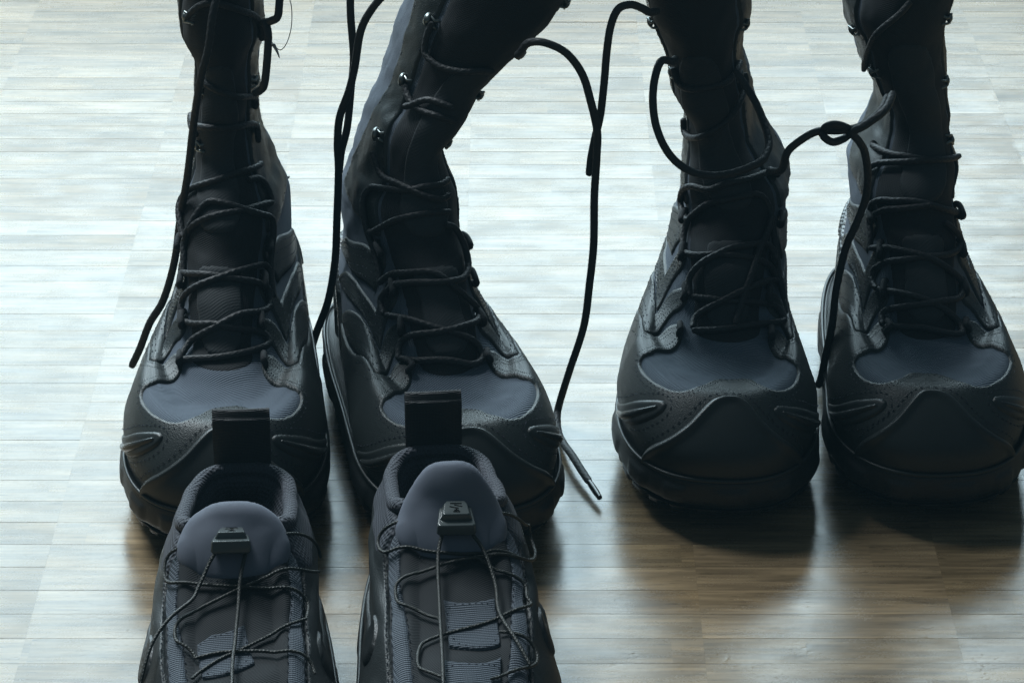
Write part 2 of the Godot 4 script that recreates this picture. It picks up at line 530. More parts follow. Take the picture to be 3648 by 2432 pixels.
# A closed block from an outline in x-z with chamfered top and bottom edges.
func block(outline: PackedVector2Array, y0: float, y1: float, bevel: float, taper: float, mat: Material) -> ArrayMesh:
	var pts := PackedVector3Array()
	var idx := PackedInt32Array()
	var c := Vector2.ZERO
	for p in outline:
		c += p / outline.size()
	var n := outline.size()
	for lv in [[y0, 1.0, bevel], [y0 + bevel, 1.0, 0.0], [y1 - bevel, taper, 0.0], [y1 - bevel * 0.3, taper, bevel * 0.35], [y1, taper, bevel * 1.1]]:
		for p in outline:
			var q: Vector2 = c + (p - c) * lv[1]
			q -= (p - c).normalized() * lv[2]
			pts.append(Vector3(q.x, lv[0], q.y))
	for r in 4:
		for i in n:
			var a := r * n + i
			var b := r * n + (i + 1) % n
			idx.append_array(PackedInt32Array([a, a + n, b + n, a, b + n, b]))
	var o := pts.size()
	pts.append(Vector3(c.x, y0, c.y))
	pts.append(Vector3(c.x, y1, c.y))
	for i in n:
		idx.append_array(PackedInt32Array([o, i, (i + 1) % n]))
		idx.append_array(PackedInt32Array([o + 1, 4 * n + (i + 1) % n, 4 * n + i]))
	return finish(pts, idx, mat)


func round_rect(w: float, d: float, r: float, steps := 4) -> PackedVector2Array:
	var out := PackedVector2Array()
	for q in 4:
		var c := Vector2((w / 2 - r) * (1 if q in [0, 3] else -1), (d / 2 - r) * (1 if q < 2 else -1))
		for k in steps + 1:
			var a := PI / 2 * (q + float(k) / steps)
			out.append(c + Vector2(cos(a), sin(a)) * r)
	out.reverse()   # seen from above this runs so that the sides face out
	return out


# ---------------------------------------------------------------- materials
func grey_image(w: int, h: int, f: Callable) -> ImageTexture:
	var im := Image.create_empty(w, h, false, Image.FORMAT_RGBA8)
	for y in h:
		for x in w:
			var g: float = clampf(f.call(x, y), 0.0, 1.0)
			im.set_pixel(x, y, Color(g, g, g))
	return ImageTexture.create_from_image(im)


func noise(freq: float, octaves: int, sd: int) -> FastNoiseLite:
	var n := FastNoiseLite.new()
	n.noise_type = FastNoiseLite.TYPE_SIMPLEX_SMOOTH
	n.frequency = freq
	n.fractal_octaves = octaves
	n.seed = sd
	return n


func mat(called: String, lin: Color, rough: float, tiles := 0.0, bump: Texture2D = null, depth := 0.0, sheen := 0.0) -> StandardMaterial3D:
	var m := StandardMaterial3D.new()
	m.resource_name = called
	m.albedo_color = lin.linear_to_srgb()
	m.roughness = rough
	if bump:
		m.uv1_triplanar = true
		m.uv1_triplanar_sharpness = 4.0
		m.uv1_scale = Vector3.ONE * tiles
		m.heightmap_enabled = true
		m.heightmap_texture = bump
		m.heightmap_scale = depth * 100.0
	if sheen > 0.0:
		m.rim_enabled = true
		m.rim = sheen
		m.rim_tint = 0.5
	M[called] = m
	return m


func make_materials() -> void:
	var fine := noise(0.09, 4, 3)
	var grain_t := grey_image(256, 256, func(x, y): return 0.5 + 0.5 * fine.get_noise_2d(x, y))
	# twill: raised diagonal threads, ten to a tile; plain webbing: ribs; knit: round cells
	var twill_t := grey_image(256, 256, func(x, y):
		var d := 0.5 + 0.5 * sin(TAU * (x * 6.0 + y * 10.0) / 256.0)
		var t := 0.5 + 0.5 * sin(TAU * (x * 22.0 - y * 6.0) / 256.0)
		return d * 0.75 + t * 0.25)
	var rib_t := grey_image(256, 256, func(x, y):
		var d := absf(sin(TAU * y * 5.0 / 256.0))
		var t := 0.5 + 0.5 * sin(TAU * (x * 12.0 + (32.0 if int(y / 25.6) % 2 else 0.0)) / 256.0)
		return d * 0.7 + t * d * 0.3)
	var knit_t := grey_image(256, 256, func(x, y):
		var row := int(y / 32.0)
		var u := fposmod(x / 32.0 + (0.5 if row % 2 else 0.0), 1.0) - 0.5
		var w := fposmod(y / 32.0, 1.0) - 0.5
		return clampf((u * u * 1.2 + w * w) * 5.0, 0.0, 1.0))
	mat("twill", Color(0.104, 0.134, 0.174), 0.8, 62.0, twill_t, 0.00045, 0.35)
	mat("shaft_fabric", Color(0.10, 0.126, 0.162), 0.85, 70.0, twill_t, 0.0004, 0.35)
	mat("leather", Color(0.022, 0.029, 0.029), 0.46, 45.0, grain_t, 0.00025)
	mat("rubber", Color(0.019, 0.024, 0.024), 0.40, 60.0, grain_t, 0.0001)
	mat("sole", Color(0.012, 0.015, 0.016), 0.45, 40.0, grain_t, 0.0002)
	mat("heel_rubber", Color(0.030, 0.034, 0.034), 0.26)
	mat("tongue", Color(0.012, 0.015, 0.018), 0.8, 90.0, twill_t, 0.0002, 0.15)
	mat("shaft_dark", Color(0.024, 0.030, 0.034), 0.75, 62.0, twill_t, 0.00012, 0.25)
	mat("lining", Color(0.010, 0.011, 0.012), 0.95)
	# braid: small plaits that cross round the cord
	var braid_t := grey_image(128, 128, func(x, y):
		var u: float = x / 128.0
		var v: float = y / 128.0
		var p := absf(sin(PI * (u * 4.0 + v * 3.0)))
		var q := absf(sin(PI * (u * 4.0 - v * 3.0)))
		return maxf(p if int(floor(u * 8.0 + v * 2.0)) % 2 == 0 else p * 0.6, q * 0.8))
	var la := mat("lace", Color(0.016, 0.019, 0.022), 0.6, 1.0, braid_t, 0.0003, 0.25)
	la.uv1_triplanar = false
	mat("stitch", Color(0.16, 0.17, 0.21), 0.6)
	mat("dark_stitch", Color(0.13, 0.142, 0.18), 0.6)
	var hk := mat("hook_metal", Color(0.20, 0.225, 0.22), 0.32)
	hk.metallic = 0.9
	mat("aglet", Color(0.02, 0.022, 0.024), 0.15)
	mat("pad", Color(0.135, 0.155, 0.20), 0.75, 130.0, grain_t, 0.00015, 0.5)
	mat("knit", Color(0.05, 0.056, 0.072), 0.75, 52.0, knit_t, 0.0008, 0.3)
	mat("webbing", Color(0.07, 0.088, 0.112), 0.7, 75.0, rib_t, 0.0005, 0.3)
	mat("strap", Color(0.012, 0.014, 0.017), 0.6, 110.0, rib_t, 0.0003, 0.3)
	mat("shoe_leather", Color(0.022, 0.027, 0.028), 0.5, 45.0, grain_t, 0.0003)
	var co := mat("cord", Color(0.026, 0.029, 0.024), 0.45, 1.0, braid_t, 0.0003)
	co.uv1_triplanar = false
	mat("lock_plastic", Color(0.085, 0.10, 0.10), 0.22)
	mat("lock_mark", Color(0.006, 0.007, 0.008), 0.5)
	mat("piping", Color(0.12, 0.13, 0.13), 0.35)
	mat("clear_plastic", Color(0.35, 0.37, 0.38), 0.3)


# ---------------------------------------------------------------- outlines in (a, v), for a right boot (mirrored for a left one)
const MUDGUARD := [-2.5, -0.4, 2.5, -0.4, 2.35, 0.9, 1.75, 1.5, 1.62, 2.55, 1.14, 4.45, 0.76, 4.92, 0.70, 4.45, 1.06, 3.45, 1.18, 2.4, 1.20, 2.0, 1.02, 1.92, 0.84, 1.96, 0.68, 2.06, 0.56, 2.25, 0.46, 2.8, 0.36, 3.4, 0.22, 3.62, 0.0, 3.62, -0.12, 3.4, -0.22, 2.8, -0.34, 2.2, -0.48, 2.06, -0.68, 2.02, -0.92, 1.98, -1.12, 1.95, -1.22, 2.02, -1.20, 2.4, -1.08, 3.45, -0.72, 4.42, -0.76, 4.92, -1.14, 4.45, -1.62, 2.55, -1.75, 1.5, -2.35, 0.9]
const TOE_CAP := [-0.80, -0.4, -0.74, 0.5, -0.62, 0.86, -0.40, 1.22, -0.25, 1.5, -0.15, 1.78, -0.07, 2.0, 0.01, 2.12, 0.15, 2.12, 0.23, 2.0, 0.31, 1.78, 0.41, 1.5, 0.54, 1.25, 0.72, 0.9, 0.84, 0.5, 0.88, -0.4]
const FINGER_A := [0.82, 5.52, 0.75, 5.22, 1.14, 4.64, 1.56, 2.72, 1.70, 1.7, 2.1, 1.3, 1.95, 2.2, 1.76, 3.3, 1.27, 5.05]
const FINGER_B := [1.0, 6.05, 0.93, 5.72, 1.24, 5.25, 1.72, 3.5, 1.98, 2.5, 2.3, 2.0, 2.15, 3.0, 1.92, 4.0, 1.36, 5.6]
const FINGER_C := [1.16, 6.7, 1.06, 6.32, 1.54, 5.45, 1.92, 4.1, 2.25, 3.2, 2.5, 3.0, 2.3, 4.0, 1.97, 5.0, 1.62, 6.0]
const EYESTAY := [0.98, 6.9, 0.98, 8.0, 1.02, 9.0, 0.99, 10.0, 0.95, 12.4, 1.46, 12.4, 1.48, 10.0, 1.53, 9.0, 1.72, 8.3, 1.95, 7.7, 1.98, 7.2, 1.6, 6.8, 1.2, 6.65]
const TONGUE := [-0.58, 4.72, 0.58, 4.72, 0.62, 5.2, 0.74, 5.6, 0.90, 6.0, 0.98, 6.5, 0.93, 7.0, 0.92, 8.0, 0.95, 9.5, 0.9, 12.4, -0.9, 12.4, -0.95, 9.5, -0.92, 8.0, -0.93, 7.0, -0.98, 6.5, -0.90, 6.0, -0.74, 5.6, -0.62, 5.2]
const SIDE_VENT := [-1.46, 0.5, -1.2, 1.05, -0.96, 1.45, -0.62, 1.74, -0.52, 1.70, -0.56, 1.50, -0.82, 1.1, -1.2, 0.55]
const VENT_RIDGE := [-1.36, 0.55, -1.0, 1.22, -0.64, 1.62, -0.60, 1.56, -0.84, 1.25, -1.2, 0.6]
const HEEL_COUNTER := [1.95, -0.4, 4.33, -0.4, 4.3, 0.9, 4.0, 2.0, 3.6, 2.9, 3.14, 3.2, 2.68, 2.9, 2.28, 2.0, 1.98, 0.9]
const HEEL_STRIPE := [2.05, 0.15, 2.85, 0.25, 2.8, 1.35, 2.55, 1.7, 2.25, 1.2]
const HEEL_TOP := [2.3, 1.75, 2.62, 2.05, 2.9, 1.8, 3.0, 2.5, 2.75, 2.75, 2.5, 2.4]


func sole_keys(zf: float, wf: float, wh: float, thick: float) -> Array:
	var zm := zf * 0.68
	var t := thick / 0.031
	return [
		[0.012, zf - 0.026, zm, 0.0, 0.004, wf - 0.0075, wh - 0.005, 0, 0, 2.5, 2.9], [0.004, zf - 0.012, zm, 0.003 * t, 0.009 * t, wf - 0.003, wh - 0.001, 0, 0, 2.5, 2.9],
		[0.002, zf - 0.006, zm, 0.011 * t, 0.014 * t, wf - 0.002, wh, 0, 0, 2.5, 2.9], [0.003, zf - 0.008, zm, 0.013 * t, 0.0155 * t, wf - 0.0035, wh - 0.001, 0, 0, 2.5, 2.9],
		[-0.002, zf - 0.001, zm, 0.019 * t, 0.021 * t, wf, wh + 0.002, 0, 0, 2.5, 2.9], [-0.001, zf, zm, 0.028 * t, 0.031 * t, wf - 0.001, wh + 0.0015, 0, 0, 2.5, 2.9],
		[0.001, zf - 0.003, zm, 0.031 * t, 0.034 * t, wf - 0.003, wh, 0, 0, 2.5, 2.9], [0.010, zf - 0.014, zm, 0.030 * t, 0.031 * t, wf - 0.013, wh - 0.009, 0, 0, 2.5, 2.9],
		[zf * 0.5 - 0.06, zf * 0.5 + 0.06, zf * 0.5, 0.030 * t, 0.031 * t, 0.002, 0.002, 0, 0, 2.2, 2.2]]


func sole_parts(root: Node3D, sgn: float, toe: float, zf: float, wf: float, wh: float, thick: float) -> void:
	var so := Hull.new()
	var lug := func(p: Vector3, a: float, v: float) -> float:
		if v > 2.2:
			return 0.0013 * smoothstep(3.4, 4.0, v) * smoothstep(5.0, 4.6, v) * smoothstep(-0.3, 0.3, sin(a * 12.0 + 1.2 * sin(a * 2.0)))
		return -0.0032 * smoothstep(0.2, 0.5, sin(a * 21.0 + sin(a) * 3.0)) * smoothstep(2.2, 1.8, v)
	so.build(sole_keys(zf, wf, wh, thick), sgn, toe, 8, lug)
	part("outsole", sheet(so, 0, 3, 0, M.sole), root)
	var mid := part("midsole", sheet(so, 3, 8, 0, M.sole), root)
	# the welt: a fine raised rim where the upper meets the sole
	var rim := PackedVector3Array()
	for i in 181:
		rim.append(so.at(-PI + TAU * i / 180.0, 5.75, 0.0006))
	part("welt", tube(rim, 0.0013, M.rubber, 6), mid)


func hook(sk: Hull, a: float, v: float, side: float, root: Node3D, big: float) -> void:
	var n := sk.normal(a, v)
	var along := (sk.at(a, v + 0.15, 0) - sk.at(a, v - 0.15, 0)).normalized()
	var out := along.cross(n).normalized()
	if (sk.at(a + 0.1 * side, v, 0) - sk.at(a, v, 0)).dot(out) < 0:
		out = -out
	var p := sk.at(a, v, 0.0016)
	var st := SurfaceTool.new()
	st.begin(Mesh.PRIMITIVE_TRIANGLES)
	var dome := SphereMesh.new()
	dome.radius = 0.0034
	dome.height = 0.0046
	dome.radial_segments = 20
	dome.rings = 10
	var tilt := (n * 0.8 + out * 0.6).normalized()
	var across := along.cross(tilt).normalized()
	st.append_from(dome, 0, Transform3D(Basis(along * 1.25 * big, tilt * big, across * big), p + tilt * 0.0018 * big))
	st.set_material(M.hook_metal)
	var cap := st.commit()
	var o := Node3D.new()
	o.name = "lace_hook"
	root.add_child(o, true)
	part("hook_cap", cap, o)
	var pts := PackedVector3Array()
	var idx := PackedInt32Array()
	for s in [-1.0, 1.0]:
		var path := PackedVector3Array([p + tilt * 0.0020 + along * 0.0028 * s, p + tilt * 0.0018 - out * 0.0028 + along * 0.0024 * s, p - out * 0.0044 + along * 0.0018 * s + n * 0.001, p - out * 0.0056 + along * 0.0028 * s - n * 0.0016])
		tube_into(smoothed(path, 5), 0.0008, pts, idx, 7)
	part("hook_bracket", finish(pts, idx, M.hook_metal), o)


func make_boot(at: Vector3, yaw: float, sgn: float, shaft: Array, laces: Array, hooks: Array, label: String, shift := 0.0, girth := 0.0) -> Node3D:
	var root := Node3D.new()
	root.name = "lace_up_boot"
	root.position = at
	root.rotation.y = yaw
	root.set_meta("label", label)
	root.set_meta("category", "boot")
	root.set_meta("group", "tall black lace-up boots")
	add_child(root, true)
	var sk := Hull.new()
	var crease := noise(26.0, 3, 11 + int(at.x * 100.0))
	var dent := func(p: Vector3, a: float, v: float) -> float:
		var d := 0.0
		if v > 4.5:
			d += smoothstep(4.5, 7.0, v) * 0.0022 * crease.get_noise_3d(p.x, p.y * 1.6, p.z)
			# folds of the soft ankle
			d += 0.0022 * smoothstep(6.3, 7.2, v) * (0.6 + 0.4 * sin(v * 1.9 + at.x * 30.0)) * sin(v * 4.6 + 0.9 * sin(a + at.x * 40.0)) * (1.0 - 0.6 * smoothstep(1.0, 2.2, absf(a)))
		if v > 4.4 and v < 6.6 and absf(a) < 0.9:
			d += 0.0016 * smoothstep(0.9, 0.5, absf(a)) * smoothstep(4.4, 4.9, v) * smoothstep(6.6, 6.2, v) * sin(v * 5.2 + at.x * 20.0)
		if v > 2.2 and v <= 4.5:
			d += 0.0016 * smoothstep(2.2, 3.2, v) * smoothstep(4.5, 3.8, v) * crease.get_noise_3d(p.x, p.y, p.z)
		return d
	sk.build(boot_keys(shaft, shift, girth), sgn, 0.010, 14, dent)
	var mi := sgn < 0
	sole_parts(root, sgn, 0.010, 0.308, 0.0592, 0.0475 if mi else 0.0410, 0.032)
	var upper := part("upper", sheet(sk, 0, sk.vmax, 0, M.twill), root)
	part("mudguard", panel("mudguard", sk, MUDGUARD, mi, 0.0015, 1.2, M.leather, 0.0, 0.0, Vector2(0.026, 0.05)), root)
	part("toe_cap", panel("toe_cap", sk, TOE_CAP, mi, 0.0042, 2.6, M.rubber, 0.0, 0.0, Vector2(0.018, 0.035), 2, 0.0018), root)
	part("tongue", panel("tongue", sk, TONGUE, mi, 0.0010, 3.0, M.tongue, 0.0, 0.0, Vector2(0.05, 0.1)), root)
	part("tongue_panel", panel("tongue_panel_low", sk, [-0.36, 5.05, 0.36, 5.05, 0.44, 5.8, 0.5, 6.5, -0.5, 6.5, -0.44, 5.8], false, 0.0012, 1.2, M.shaft_dark, 0.0008, 0.0, Vector2(0.03, 0.06)), root)
	part("tongue_panel", panel("tongue_panel_high", sk, [-0.5, 7.0, 0.5, 7.0, 0.52, 8.4, 0.5, 9.6, -0.5, 9.6, -0.52, 8.4], false, 0.0012, 1.2, M.shaft_dark, 0.0008, 0.0, Vector2(0.03, 0.06)), root)
	for m in [false, true]:
		var k := 1.0 if not m else -1.0
		part("side_overlay", panel("finger_a", sk, FINGER_A, m, 0.0013, 1.1, M.leather, 0.0, 0.0, Vector2(0.024, 0.045)), root)
		part("side_overlay", panel("finger_b", sk, FINGER_B, m, 0.0013, 1.1, M.leather, 0.0, 0.0, Vector2(0.024, 0.045)), root)
		part("side_overlay", panel("finger_c", sk, FINGER_C, m, 0.0013, 1.1, M.leather, 0.0, 0.0, Vector2(0.024, 0.045)), root)
		part("eyestay", panel("eyestay", sk, EYESTAY, m, 0.0015, 1.2, M.leather, 0.0, 0.0, Vector2(0.025, 0.05)), root)
		var vent := part("side_vent", panel("side_vent", sk, SIDE_VENT, m, 0.0012, 1.5, M.rubber, 0.0016, 0.0, Vector2(0.02, 0.04)), root)
		part("vent_ridge", panel("vent_ridge", sk, VENT_RIDGE, m, 0.0022, 2.0, M.heel_rubber, 0.0024, 0.0, Vector2(0.02, 0.04)), vent)
		part("heel_stripe", panel("heel_stripe", sk, HEEL_STRIPE, m, 0.0022, 2.5, M.heel_rubber, 0.0022), root)
		part("heel_stripe", panel("heel_top", sk, HEEL_TOP, m, 0.0018, 2.0, M.heel_rubber, 0.0022), root)
		for q in [[0.74, 4.68], [0.79, 5.36], [0.97, 5.86], [1.10, 6.48]]:
			var lp := PackedVector3Array([sk.at(q[0] * k * 1.08, q[1] - 0.10, 0.001), sk.at(q[0] * k, q[1] - 0.09, 0.004), sk.at(q[0] * k * 0.92, q[1], 0.0058), sk.at(q[0] * k, q[1] + 0.12, 0.004), sk.at(q[0] * k * 1.08, q[1] + 0.13, 0.001)])
			part("lace_loop", tube(smoothed(lp, 4), 0.0019, M.tongue, 8), root)
	part("heel_counter", panel("heel_counter", sk, HEEL_COUNTER, false, 0.0026, 3.0, M.heel_rubber), root)
	var sp := PackedVector3Array()
	var si := PackedInt32Array()
	for inset in [2.2, 4.4]:
		stitches(sk, MUDGUARD, mi, inset, 0.0017, sp, si, Rect2(-1.7, 1.3, 3.4, 3.6))
	stitches(sk, TOE_CAP, mi, -2.2, 0.0021, sp, si, Rect2(-0.8, 0.6, 1.7, 2.4))
	stitches(sk, SIDE_VENT, false, -2.4, 0.0021, sp, si)
	stitches(sk, SIDE_VENT, true, -2.4, 0.0021, sp, si)
	for m in [false, true]:
		for f in [FINGER_A, FINGER_B, FINGER_C]:
			for inset in [2.0, 4.2]:
				stitches(sk, f, m, inset, 0.0015, sp, si)
		stitches(sk, EYESTAY, m, 2.4, 0.0016, sp, si)
	var th := part("stitching", finish(sp, si, M.dark_stitch), root)
	th.set_meta("kind", "stuff")
	# the padded rim of the shaft and the dark lining inside it
	var rim := PackedVector3Array()
	for i in 121:
		rim.append(sk.at(-PI + TAU * i / 120.0, sk.vmax, 0.0))
	part("collar", tube(rim, 0.004, M.shaft_fabric, 10), root)
	part("lining", sheet(sk, 6, sk.vmax, -0.003, M.lining, true), root)
	var turn := 0
	for l in laces:
		part("bootlace", tube(on_skin(sk, tucked(l), 0.0028 + 0.0006 * (turn % 3), 6), 0.00195, M.lace), root)
		turn += 1
	for h in hooks:
		hook(sk, h[0], h[1], signf(h[0]), root, 1.0 if hooks.size() > 7 and h[0] < 0 else 0.72)
	return root


func tucked(flat: Array) -> Array:   # a lace turns back at the eyelets and does not run on round the ankle
	var out := flat.duplicate()
	for i in range(0, out.size(), 2):
		out[i] = clampf(out[i], -1.3, 1.16)
	return out


func lace_end(root: Node3D, flat: Array, tip: bool, r := 0.0023) -> void:
	var path := world_path(root, flat)
	var o := part("lace_end", tube(path, r, M.lace), root)
	if tip:
		var n := path.size()
		var d := (path[n - 1] - path[n - 4]).normalized()
		var cut := PackedVector3Array([path[n - 1] - d * 0.001, path[n - 1] + d * 0.006, path[n - 1] + d * 0.012, path[n - 1] + d * 0.0185])
		part("aglet", tube(cut, r * 0.86, M.aglet, 12), o)


# ---------------------------------------------------------------- low shoes
const SHOE_TONGUE := [-0.74, 1.6, 0.74, 1.6, 0.76, 4.0, 0.84, 6.0, 0.88, 6.6, 0.80, 7.1, 0.58, 7.6, 0.25, 7.95, -0.25, 7.95, -0.58, 7.6, -0.80, 7.1, -0.88, 6.6, -0.84, 6.0, -0.76, 4.0]
const TONGUE_PAD := [-0.86, 6.36, -0.4, 6.34, 0.4, 6.34, 0.86, 6.36, 0.98, 6.62, 0.90, 7.0, 0.68, 7.5, 0.30, 7.98, -0.30, 7.98, -0.68, 7.5, -0.90, 7.0, -0.98, 6.62]
const EYE_STRIP := [0.52, 2.6, 0.84, 2.3, 0.92, 3.6, 1.04, 5.0, 1.14, 6.2, 0.96, 6.72, 0.82, 6.5, 0.78, 5.6, 0.64, 4.0]
const OVERLAY := [0.80, 1.7, 0.94, 3.0, 1.06, 4.6, 1.18, 5.9, 1.30, 6.4, 1.55, 5.9, 1.9, 5.3, 2.4, 4.7, 3.0, 4.3, 3.0, 2.4, 2.5, 1.2, 1.6, 0.7, 1.0, 0.9]
const KNIT_COLLAR := [1.12, 6.1, 0.98, 6.6, 0.92, 7.0, 5.36, 7.0, 5.30, 6.6, 5.16, 6.1, 4.6, 5.0, 3.9, 4.0, 3.14, 3.7, 2.38, 4.0, 1.68, 5.0]
const SHELL_RIB := [-2.6, 1.0, -1.7, 1.5, -1.35, 2.6, -1.25, 3.6, -1.42, 3.6, -1.6, 2.6, -1.95, 1.9, -2.6, 1.5]


func make_shoe(at: Vector3, yaw: float, sgn: float, lift: float, cords: Array, pulls: Array, lock_at: Array, lock_tilt: float, lock_spin: float, webs: Array, label: String) -> Node3D:
	var root := Node3D.new()
	root.name = "low_shoe"
	root.position = at
	root.rotation.y = yaw
	root.set_meta("label", label)
	root.set_meta("category", "shoe")
	root.set_meta("group", "low black shoes with cord laces")
	add_child(root, true)
	var sk := Hull.new()
	var ripple := noise(30.0, 2, 5)
	var dent := func(p: Vector3, a: float, v: float) -> float:
		var d := 0.0
		if absf(a) < 0.75 and v > 2.0:   # the soft bed under the cords dips between the eye strips
			d -= 0.0035 * smoothstep(0.75, 0.5, absf(a)) * smoothstep(2.0, 3.0, v) * smoothstep(7.0, 6.4, v)
		return d + 0.0012 * ripple.get_noise_3d(p.x, p.y, p.z)
	var rings := low_keys(SHOE)
	for k in [[2, 0.0575], [3, 0.0655], [4, 0.0725], [5, 0.0785], [6, 0.0838], [7, 0.0885]]:
		rings[k[0]][3] = k[1]
	rings[8][4] += lift
	sk.build(rings, sgn, 0.008, 14, dent)      # with the tongue's tip as a last ring
	var low := rings.slice(0, 8)
	for k in [[4, 2.6], [5, 2.9], [6, 3.3], [7, 3.6]]:
		low[k[0]][10] = k[1]
	low[6][5] -= 0.0015
	low[7][5] -= 0.0022
	low[5][6] -= 0.001
	low[6][6] -= 0.002
	low[7][6] -= 0.0035
	var bo := Hull.new()
	bo.build(low, sgn, 0.008, 14, dent)
	sole_parts(root, sgn, 0.008, 0.300, 0.0525, 0.0435, 0.032)
	part("upper", sheet(bo, 0, 7, 0, M.tongue), root)
	part("lining", sheet(bo, 4, 7, -0.003, M.knit, true, 0.012), root)
	part("tongue", panel("shoe_tongue", sk, SHOE_TONGUE, false, 0.0025, 6.0, M.tongue, 0.0005, 0.004, Vector2(0.045, 0.07)), root)
	var pad := part("tongue_pad", panel("tongue_pad", sk, TONGUE_PAD, false, 0.0052, 11.0, M.pad, 0.0012, 0.004, Vector2(0.04, 0.05)), root)
	part("collar_panel", panel("knit_collar", bo, KNIT_COLLAR, false, 0.0024, 6.0, M.knit, 0.0, 0.0, Vector2(0.04, 0.06)), root)
	# the padded roll round the opening
	var roll := PackedVector3Array()
	for i in 101:
		var a := 0.93 + (TAU - 1.86) * i / 100.0
		var end := minf(i, 100 - i) / 100.0
		roll.append(bo.at(a, 6.97, -0.0008) + Vector3(0, 0.0035 * smoothstep(0.12, 0.0, end), 0))
	part("collar", tube(roll, 0.0039, M.knit, 12), root)
	var sp := PackedVector3Array()
	var si := PackedInt32Array()
	for m in [false, true]:
		part("side_overlay", panel("overlay", bo, OVERLAY, m, 0.0022, 2.5, M.shoe_leather), root)
		part("eye_strip", panel("eye_strip", bo, EYE_STRIP, m, 0.0032, 2.5, M.webbing), root)
		part("shell_rib", panel("shell_rib", bo, SHELL_RIB, m, 0.0016, 2.0, M.sole, 0.0022), root)
		stitches(bo, OVERLAY, m, 1.6, 0.0024, sp, si)
		stitches(bo, EYE_STRIP, m, 1.4, 0.0034, sp, si, Rect2(-9, 0.7, 18, 20), 4.0)
	for w in webs:
		part("tongue_webbing", panel(str(w), sk, w, false, 0.0014, 1.2, M.webbing, 0.0030, 0.0, Vector2(0.016, 0.03), 0), root)
		stitches(sk, w, false, 1.3, 0.0046, sp, si, Rect2(-9, 0.7, 18, 20), 3.6)
	for i in 13:
		var a0 := -0.56 + 1.10 * i / 13.0
		thread(sk.at(a0, 6.33, 0.0046), sk.at(a0 + 0.055, 6.33, 0.0046), sk.normal(a0, 6.33) * 1.6, sp, si)
	var th := part("stitching", finish(sp, si, M.stitch), root)
	th.set_meta("kind", "stuff")
	# pull tab: a webbing band folded into a loop at the heel
	var prof := PackedVector2Array([Vector2(-0.0020, -0.012), Vector2(-0.0026, 0.004), Vector2(-0.0036, 0.018), Vector2(-0.0044, 0.0275), Vector2(-0.0012, 0.0318), Vector2(0.0022, 0.0280), Vector2(0.0022, 0.018), Vector2(0.0012, 0.004), Vector2(0.0006, -0.012)])
	var heel := bo.at(PI, 7.0, 0.002)
	var pts := PackedVector3Array()
	var idx := PackedInt32Array()
	var curve := Curve2D.new()
	for p in prof:
		curve.add_point(p, Vector2(-0.0016, 0) if p.y > 0.028 else Vector2.ZERO, Vector2(0.0016, 0) if p.y > 0.028 else Vector2.ZERO)
	var line := curve.tessellate(3, 4)
	var nl := line.size()
	for layer in [0.0007, -0.0007]:
		for i in nl:
			var t := (line[mini(i + 1, nl - 1)] - line[maxi(i - 1, 0)]).normalized()
			var q: Vector2 = line[i] + Vector2(-t.y, t.x) * layer
			for s in 9:
				var x := -0.0147 + 0.0294 * s / 8.0
				pts.append(heel + Vector3(x + 0.0010 * (1 - 2 * (i % 2)) * 0.0, q.y - 0.0018 * x * x / 0.00025 * 0.4, q.x - 0.0022 * x * x / 0.00025))
	for layer in 2:
		for i in nl - 1:
			for s in 8:
				var a := layer * nl * 9 + i * 9 + s
				if layer == 0:
					idx.append_array(PackedInt32Array([a, a + 9, a + 10, a, a + 10, a + 1]))
				else:
					idx.append_array(PackedInt32Array([a, a + 10, a + 9, a, a + 1, a + 10]))
	for s in [0, 8]:
		for i in nl - 1:
			var a: int = i * 9 + s
			var b: int = nl * 9 + i * 9 + s
			idx.append_array(PackedInt32Array([a, b, b + 9, a, b + 9, a + 9]))
	part("pull_tab", finish(pts, idx, M.strap), root)
	# cords: zigzag over the eye strips, and the two pulls that run from the lock down the tongue
	var turn := 0
	for l in cords:
		part("cord_lace", tube(on_skin(sk, l, 0.0048 + 0.0006 * (turn % 2), 6), 0.00085, M.cord, 8), root)
		turn += 1
	for l in pulls:
		part("cord_pull", tube(on_skin(sk, l, 0.0084, 6), 0.00095, M.cord, 8), root)
	# lace lock
	var lock := Node3D.new()
	lock.name = "lace_lock"
	var n := sk.normal(lock_at[0], lock_at[1])
	lock.position = sk.at(lock_at[0], lock_at[1], 0.0072)
	var fwd := Vector3(sin(lock_spin), 0, cos(lock_spin))
	var up := Vector3(0, cos(lock_tilt), sin(lock_tilt))
	fwd = (fwd - up * up.dot(fwd)).normalized()
	lock.basis = Basis(up.cross(fwd), up, fwd)
	lock.scale = Vector3.ONE * 0.9
	root.add_child(lock, true)
	var body := PackedVector2Array([Vector2(-0.0072, -0.0098), Vector2(0.0072, -0.0098), Vector2(0.0092, -0.006), Vector2(0.0108, 0.0082), Vector2(0.0096, 0.0098), Vector2(-0.0096, 0.0098), Vector2(-0.0108, 0.0082), Vector2(-0.0092, -0.006)])
	body.reverse()
	part("lock_body", block(body, -0.0035, 0.0036, 0.0011, 0.97, M.lock_plastic), lock)
	var top := PackedVector2Array()
	for p in body:
		top.append(Vector2(p.x * 0.80, p.y * 0.70 - 0.0018))
	var button := part("lock_button", block(top, 0.003, 0.0072, 0.0008, 0.86, M.lock_plastic), lock)
	var mp := PackedVector3Array()
	var mx := PackedInt32Array()
